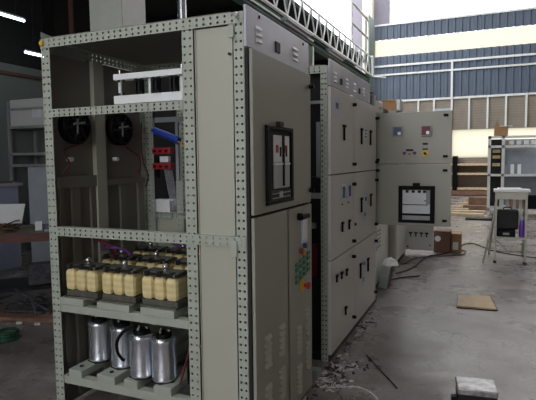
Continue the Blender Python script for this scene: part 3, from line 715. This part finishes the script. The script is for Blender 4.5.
# ============================================================ floor items
mb = MB().add([(.80,3.12,0),(1.16,3.14,0),(1.10,3.62,0),(.79,3.55,0),(.80,3.12,.02),(1.16,3.14,.02),(1.10,3.62,.02),(.79,3.55,.02)],
    [(0,3,2,1),(4,5,6,7),(0,1,5,4),(1,2,6,5),(2,3,7,6),(3,0,4,7)])
o = empty('plywood_board', (.97,3.35,0), 'square plywood board lying flat on the open floor', 'board')
mb.build('board', 'ply', o, bevel=.002)
mb = MB().path([(.80,3.12,.004), (.79,3.56,.004)], .006, 6, 2).path([(.80,3.105,.004), (1.16,3.125,.004)], .006, 6, 2).path([(1.17,3.14,.004), (1.11,3.63,.004)], .006, 6, 2)
mb.build('dark_edge', 'black', o)  # thin black lines along three sides of the board
o = empty('metal_case', (1.02,.78,0), 'scuffed metal box on the floor at the bottom edge of the photo', 'metal box')
k = MB().box((.92,.79,.0), (1.125,.955,.165)).rot((1.01,.78,0), .12); k.build('case_body', 'dark', o, bevel=.004)
MB().box((.917,.785,.165), (1.128,.96,.2)).rot((1.01,.78,0), .12).build('lid', 'boxm', o, bevel=.006)
MB().box((.885,.76,.12), (.912,.80,.16)).rot((1.01,.78,0), .12).build('clasp', 'black', o)
cable('loose_wire', [(.235,1.56,.006), (.30,1.46,.006), (.40,1.30,.006), (.54,1.08,.006)], .004, 'black', 'short black wire on the floor in front of the second cabinet', 'wire', 'loose wires on the floor')
cable('loose_wire', [(.12,.92,.006), (.30,1.0,.006), (.42,.93,.006), (.5,.78,.006)], .005, 'scrap1', 'short pale wire on the floor near the bottom edge', 'wire', 'loose wires on the floor')
cable('extension_cord', [(.0,4.4,.01), (.15,4.8,.01), (.25,5.7,.01), (.5,6.1,.01), (.8,7.2,.01), (1.2,6.5,.01), (1.8,6.1,.01), (2.6,6.0,.01)], .008, 'dark', 'dark cord winding across the floor from the far cabinet to the ladder', 'cord', 'cords on the far floor')
cable('extension_cord', [(.0,5.0,.01), (.1,5.5,.01), (.35,5.75,.01), (.7,6.0,.01), (.75,6.4,.01), (.45,6.55,.01)], .006, 'dark', 'short dark cord curling in front of the far low door', 'cord', 'cords on the far floor')
cable('extension_cord', [(-.02,4.0,.012), (.12,4.2,.012), (.3,4.35,.012)], .008, 'black', 'thick black cord end beside the tilted bin', 'cord', 'cords on the far floor')
# scraps (uncountable)
mb1 = MB(); mb2 = MB()
for (cx, cy, sx, sy, n) in ((.09,1.22,.10,.12,60), (.12,.98,.12,.10,50), (.07,2.1,.05,.8,60), (.20,1.35,.12,.12,25), (.05,.5,.05,.4,25)):
    for k in range(n):
        x = max(.035, random.gauss(cx, sx*.55)); y = random.gauss(cy, sy*.55); t = random.uniform(0, 3.14); l = random.uniform(.006,.026); w2 = random.uniform(.002,.008)
        q = MB().box((x-l,y-w2,.0005), (x+l,y+w2,random.uniform(.003,.009))).rot((x,y,0), t)
        tgt = mb1 if random.random() < .55 else mb2
        tgt.add(q.v, q.f)
tag(mb1.build('cable_offcuts', 'scrap1', None), 'pale wire offcuts and insulation scraps scattered along the cabinet feet', 'scraps', kind='stuff')
tag(mb2.build('debris', 'scrap2', None), 'dark bits of debris scattered along the cabinet feet', 'debris', kind='stuff')

# ladder / trestle with bag, box and bottle
o = empty('step_ladder', (1.37,5.6,0), 'aluminium work trestle with a shelf, standing on the open floor at the right', 'ladder')
for x in (1.175, 1.555):
    MB().box((x-.014,5.6,0), (x+.014,5.65,1.0)).build('leg', 'alum', o)
    MB().box((x-.02,5.59,0), (x+.02,5.66,.03)).build('foot', 'black', o)
for x0, x1 in ((1.19,1.10), (1.54,1.56)):
    MB().cyl((x0,5.68,1.0), (x1,6.25,.0), .016, 8).build('rear_leg', 'alum', o)
MB().cyl((1.16,5.6,.72), (1.02,5.45,.01), .013, 8).build('side_brace', 'alum', o)
MB().box((1.14,5.56,1.0), (1.60,5.86,1.035)).build('top_tray', 'wsteel', o, bevel=.005)
MB().box((1.165,5.585,.90), (1.565,5.6,1.0)).build('apron', 'alum', o)
MB().box((1.165,5.58,.345), (1.565,5.95,.372)).build('shelf', 'alum', o, bevel=.003)
for x in (1.24,1.33,1.42,1.50): MB().box((x-.02,5.92,.38), (x+.02,5.94,.93)).build('back_slat', 'wsteel', o)
MB().cyl((1.18,5.595,.33), (1.34,5.595,.17), .009, 8).cyl((1.34,5.595,.17), (1.55,5.595,.33), .009, 8).build('cross_brace', 'alum', o)
MB().cyl((1.18,5.62,.17), (1.55,5.62,.17), .011, 8).build('tie_bar', 'alum', o)
t = empty('tool_case', (1.31,5.75,.372), 'flat black tool case on the trestle shelf under the laptop bag', 'case')
MB().box((1.19,5.62,.373), (1.43,5.90,.47)).build('case_body', 'black', t, bevel=.01)
MB().box((1.27,5.612,.40), (1.35,5.62,.43)).build('case_latch', 'grout', t)
t = empty('laptop_bag', (1.33,5.8,.471), 'black laptop bag standing on the flat case of the trestle', 'bag')
MB().box((1.185,5.66,.472), (1.465,5.80,.75)).build('bag_body', 'dark', t, bevel=.02)
MB().path([(1.27,5.75,.71), (1.28,5.75,.77), (1.37,5.75,.77), (1.38,5.75,.71)], .008).build('handle', 'black', t)
t = empty('water_bottle', (1.51,5.66,.372), 'purple water bottle on the right of the trestle shelf', 'bottle')
MB().lathe((1.51,5.66,.374), [(0,0),(.034,0),(.038,.01),(.038,.09),(.034,.11),(.038,.13),(.036,.20),(.018,.23),(.018,.245)], 20).build('bottle_body', 'bottle', t)
MB().cyl((1.51,5.66,.615), (1.51,5.66,.66), .021).build('cap', 'lav', t)
tag(MB().box((1.20,5.62,1.036), (1.50,5.84,1.05)).rot((1.35,5.7,1), .1).build('paper_sheets', 'paper', None, bevel=.002, loc=(1.35,5.73,1.036)), 'white papers lying on the trestle top', 'paper')

# steel rack at the right
o = empty('steel_rack', (1.9,12.3,0), 'white steel equipment rack with a blue-grey back panel at the right edge', 'rack')
for x, y in ((1.1,12),(1.42,12),(2.9,12),(1.1,12.8),(2.9,12.8)): MB().box((x-.035,y,0), (x+.035,y+.06,2.02)).build('upright', 'wsteel', o)
for z in (.12, 1.0, 1.72, 1.96):
    MB().box((1.07,12.0,z), (2.93,12.05,z+.06)).build('cross_rail', 'wsteel', o)
    MB().box((1.07,12.05,z), (1.12,12.8,z+.05)).build('side_rail', 'wsteel', o)
MB().box((1.12,12.06,.14), (2.88,12.78,.16)).box((1.12,12.06,1.02), (2.88,12.78,1.04)).build('shelf', 'grout', o)
MB().box((1.46,12.75,.2), (2.9,12.78,1.95)).build('back_panel', 'bluegrey', o)
MB().box((1.46,12.70,1.62), (2.0,12.75,1.93)).build('mounted_plate', 'grout', o)
MB().box((1.13,12.5,.2), (1.40,12.6,1.95)).build('dark_unit', 'dark', o)
for k in range(4): 
    MB().box((1.56+.17*k,12.1,1.80), (1.66+.17*k,12.3,1.90)).build('insulator', 'white', o)
for k in range(2): MB().box((1.60+.16*k,12.1,1.04), (1.68+.16*k,12.15,1.30)).build('white_strip', 'white', o)
for z in (1.6,1.45,1.25): MB().box((1.18,12.3,z), (1.36,12.5,z+.08)).build('terminal_block', 'ply', o)
o = empty('cardboard_box', (1.37,12.3,2.02), 'open cardboard box standing on top of the steel rack', 'box')
MB().box((1.20,12.05,2.021), (1.52,12.4,2.25)).build('box_body', 'card', o, bevel=.004)
k = MB().box((1.22,12.05,2.25), (1.30,12.38,2.38)).rot((1.26,12.2,2.25), .2, 'Y'); k.build('box_flap', 'card', o)
MB().box((1.34,12.03,2.255), (1.62,12.2,2.27)).build('box_flap', 'paper', o, label='pale turned-out flap')
for (x0, x1, z0, z1, m, nm, lb) in ((1.62,1.95,.16,.42,'woodb','crate','brown crate on the bottom shelf of the steel rack'), (2.0,2.4,.16,.50,'black','equipment_case','black case on the bottom shelf of the steel rack')):
    tag(MB().box((x0,12.1,z0+.001), (x1,12.5,z1)).build(nm, m, None, bevel=.01, loc=((x0+x1)/2,12.3,z0)), lb, 'box')

# timber rack against the back wall
o = empty('timber_rack', (.45,19.5,0), 'rack of stacked timber with black uprights under the pale back window', 'rack')
for x in (-.10, 2.2): MB().box((x-.09,19.05,0), (x+.09,19.7,1.55)).build('upright', 'black', o)
for z in (.28, .86, 1.22): MB().box((-.3,19.1,z-.05), (3.4,19.75,z+.03)).build('timber_layer', 'wood', o)
MB().box((-.3,19.72,.05), (3.4,19.78,1.45)).build('backboard', 'beigewall', o)
MB().box((-.3,19.0,.03), (3.4,19.6,.20)).build('timber_layer', 'woodb', o)
# loose planks on the floor
pl = [(.85,16.3,1.0,.14,.10,.25,'wood'), (.75,15.2,1.1,.16,.06,-.1,'wood'), (1.0,14.6,.9,.35,.28,.05,'woodb'), (.55,14.0,1.1,.15,.05,.15,'wood'), (.95,13.4,1.0,.2,.12,-.2,'woodb'),
      (.6,12.6,.9,.14,.05,.1,'wood'), (.6,11.6,.8,.18,.08,-.05,'wood'), (.35,13.2,.5,.12,.05,.3,'wood'), (.9,10.9,.6,.3,.04,0,'dark')]
words = ['pale plank furthest back near the timber rack','pale plank lying across behind the brown crate','brown timber block in the middle of the wood pile','long pale board left of the brown block','brown board at the right of the pile beside the steel rack',
         'pale board in front of the brown pieces','short pale board nearest in the wood pile','short pale offcut at the left end of the wood pile','flat dark board nearest of the wood pile']
for (x, y, l, w2, h2, a, m), lb in zip(pl, words):
    k = MB().box((x-l/2,y-w2/2,.0), (x+l/2,y+w2/2,h2)).rot((x,y,0), a)
    tag(k.build('timber_offcut', m, None, bevel=.004, loc=(x,y,0)), lb+' on the floor', 'timber', 'loose timber pieces on the far floor')

# ============================================================ left bay
# work table
o = empty('work_table', (-3.7,1.95,0), 'cluttered low work table at the left edge', 'table')
ang = math.radians(45)
def rt(mb, c=(-3.4,1.6,0)): return mb.rot(c, ang)
rt(MB().box((-4.4,1.6,.71), (-2.6,2.4,.75))).build('tabletop', 'tabletop', o, bevel=.004)
rt(MB().box((-4.4,1.58,.66), (-2.6,1.6,.75))).build('front_edge', 'tableedge', o)
for x, y in ((-4.3,1.65),(-2.7,1.65),(-4.3,2.3),(-2.7,2.3)): rt(MB().box((x-.03,y-.03,0), (x+.03,y+.03,.71))).build('leg', 'dark', o)
rt(MB().box((-4.3,1.7,.12), (-2.7,2.3,.15))).build('lower_shelf', 'dark', o)
# heap of wires on the table
mb = MB()
for k in range(26):
    cx, cy = -3.70+random.uniform(-.25,.08), 1.72+random.uniform(-.14,.22); r = random.uniform(.06,.16); z = .76+random.uniform(0,.10); t0 = random.uniform(0,6)
    mb.path([(cx+r*math.cos(t0+t*1.1), cy+r*math.sin(t0+t*1.1), max(.757, z+.03*math.sin(t*2+k))) for t in range(6)], .007, 6, 3)
tag(mb.build('wire_heap', 'brown', None, loc=(-3.6,1.8,.75)), 'tangled heap of brown wires on the work table', 'wires', kind='stuff')
mb = MB().box((-.17,-.12,0), (.17,.12,.012)).rot((0,0,0), .95, 'X').rot((0,0,0), .55); 
for v in mb.v: v += V((-3.72,1.75,.93))
o = tag(mb.build('paper_sheets', 'paper', None, loc=(-3.72,1.75,.87)), 'white printed sheets lying on the wire heap at the left edge', 'paper')
o = empty('small_box', (-3.5,2.0,.75), 'small bright white packet on the work table beside the corner post', 'packet')
MB().box((-3.44,1.86,.752), (-3.37,1.90,.85)).rot((-3.4,1.88,.75), .75).build('packet_body', 'white', o, bevel=.003)
mb = rt(MB().box((-3.15,1.65,.752), (-2.75,2.1,.775)))
tag(mb.build('document_tray', 'lav', None, loc=(-3.4,2.0,.752)), 'flat pale lavender tray on the work table', 'tray')
# cabinet with lavender front behind the table
o = empty('storage_cabinet', (-5.3,2.6,0), 'low lavender-fronted cabinet with a wooden top behind the work table', 'cabinet')
MB().box((-5.7,2.55,0), (-5.06,3.05,1.16)).build('body', 'lav', o, bevel=.005)
MB().box((-5.74,2.5,1.16), (-5.02,3.1,1.20)).build('cabinet_top', 'lcd', o)
MB().box((-5.7,2.55,1.20), (-5.1,3.0,1.23)).build('wooden_board', 'woodb', o)
o = empty('leaning_panel', (-4.6,3.2,0), 'grey sheet metal door leaning upright behind the work table', 'panel')
MB().box((-4.95,3.25,.0), (-4.2,3.29,1.42)).rot((-4.6,3.2,0), .35).build('sheet', 'bluegrey', o, bevel=.004)
MB().cyl((-4.25,3.28,1.15), (-4.25,3.24,1.15), .03).build('lock', 'black', o)
# tall rack
o = empty('shelving_rack', (-4.9,3.8,0), 'tall grey steel shelving rack in the dark bay behind the table', 'rack')
for x in (-5.97,-5.1,-4.1):
    for y in (3.7,4.2): MB().box((x-.025,y,0), (x+.025,y+.04,2.45)).build('upright', 'grout', o)
for z in (1.42,1.60,2.02,2.3): MB().box((-5.99,3.7,z), (-4.08,4.24,z+.04)).build('shelf', 'galv', o)
for (a, b, z0, z1, m, nm, lb) in ((-5.92,-5.14,2.061,2.47,'leftwall','storage_box','large pale grey box on the left of the tall rack'), ):
    q = empty(nm, ((a+b)/2,3.9,z0), lb, 'box')
    MB().box((a,3.705,z0), (b,4.1,z1)).build('box_body', 'cab2', q, bevel=.005)
    MB().box((b-.3,3.70,z0+.12), (b-.12,3.705,z0+.25)).build('label_sheet', 'paleface', q)
for (a, b, z0, z1, m, lb) in ((-4.9,-4.5,1.461,1.56,'black','black carton on the lower shelf of the tall rack'), (-4.95,-4.35,1.641,1.75,'black','black case on the middle shelf of the tall rack'), (-5.0,-4.6,2.061,2.16,'clutter','dark grey tray on the upper shelf of the tall rack')):
    tag(MB().box((a,3.75,z0), (b,4.1,z1)).build('storage_case', m, None, bevel=.01, loc=((a+b)/2,3.9,z0)), lb, 'case', 'cases on the tall rack')
tag(MB().box((-5.75,4.28,0), (-5.5,4.5,4.49)).build('service_column', 'dark', None, loc=(-5.62,4.4,0)), 'dark steel column by the left wall behind the rack', 'column')
tag(MB().cyl((-5.3,4.45,0), (-5.3,4.45,4.49), .04).build('red_pipe', 'tableedge', None, loc=(-5.3,4.45,0)), 'thin reddish pipe rising beside the dark steel column', 'pipe')
# floor clutter left
o = empty('floor_plank', (-2.85,1.25,0), 'brown plank lying on the floor under the work table', 'plank')
MB().box((-3.3,1.25,.0), (-2.2,1.38,.03)).rot((-2.8,1.3,0), .25).build('plank', 'woodb', o)
mb = MB()
for k in range(5):
    r = .09-.008*(k % 3); mb.path([(-2.63+r*math.cos(t*math.pi/6), .80+r*math.sin(t*math.pi/6), .012+.016*k) for t in range(13)], .008, 6, 1)
tag(mb.build('cable_coil', 'greenc', None, loc=(-2.63,.8,0)), 'coil of green cable on the floor at the left edge', 'cable coil')
mb = MB()
for k in range(7):
    mb.path([(-3.3+random.uniform(-.3,.3), 1.45+random.uniform(-.3,.3), .01), (-3.1+random.uniform(-.3,.3), 1.5+random.uniform(-.2,.2), .05+random.uniform(0,.15)), (-3.0+random.uniform(-.3,.3), 1.6+random.uniform(-.3,.2), .02), (-2.8+random.uniform(-.2,.2), 1.5+random.uniform(-.3,.2), .01)], .010, 6, 5)
tag(mb.build('cable_tangle', 'clutter', None, loc=(-3.1,1.5,0)), 'tangle of dark cables on the floor below the work table', 'cables', kind='stuff')
for (x, y, sx, sy, h2, a, m, lb) in ((-3.5,1.95,.24,.2,.22,.9,'clutter','dark grey carton under the work table, larger one'), (-3.05,1.9,.22,.2,.25,.8,'bluegrey','blue-grey carton under the work table, smaller one')):
    tag(MB().box((x-sx/2,y-sy/2,.151), (x+sx/2,y+sy/2,.15+h2)).rot((x,y,0), a).build('carton', m, None, bevel=.006, loc=(x,y,.151)), lb, 'box', 'cartons under the work table')
for (x, y, lb) in ((-2.9,1.12,'small pale connector on the floor by the plank, left one'), (-2.72,1.16,'small pale connector on the floor by the plank, right one')):
    tag(MB().cyl((x,y,.015), (x+.05,y+.02,.015), .014).build('connector', 'scrap1', None, loc=(x,y,0)), lb, 'connector', 'pale connectors on the floor')

# ------------------------------------------------------------ camera
yaw, pitch, roll, f = -4.06751550e-01, 7.89235729e-02, -1.14833504e-02, 507.402
fw = V((math.sin(yaw)*math.cos(pitch), math.cos(yaw)*math.cos(pitch), -math.sin(pitch)))
r0 = V((math.cos(yaw), -math.sin(yaw), 0)); u0 = r0.cross(fw)
c_, s_ = math.cos(roll), math.sin(roll)
r = c_*r0+s_*u0; u = -s_*r0+c_*u0
cam = bpy.data.cameras.new('camera'); co = bpy.data.objects.new('camera', cam); COL.objects.link(co)
m4 = Matrix((r, u, -fw)).transposed().to_4x4(); m4.translation = V((1.04105,-2.15419,1.48354))
co.matrix_world = m4
cam.sensor_width = 36; cam.lens = f/536*36; cam.clip_end = 200; cam.clip_start = .02
S.camera = co

# ------------------------------------------------------------ light
wd = bpy.data.worlds.new('daylight'); S.world = wd; wd.use_nodes = True
bg = wd.node_tree.nodes['Background']; bg.inputs['Color'].default_value = (.97, .97, 1, 1); bg.inputs['Strength'].default_value = 3.9
vs = S.view_settings; S.display_settings.display_device = 'sRGB'
vs.view_transform = 'Standard'; vs.look = 'None'; vs.gamma = 1; vs.exposure = 0; vs.use_curve_mapping = False
for o in list(bpy.data.objects):
    if '_pz' in o: del o['_pz']
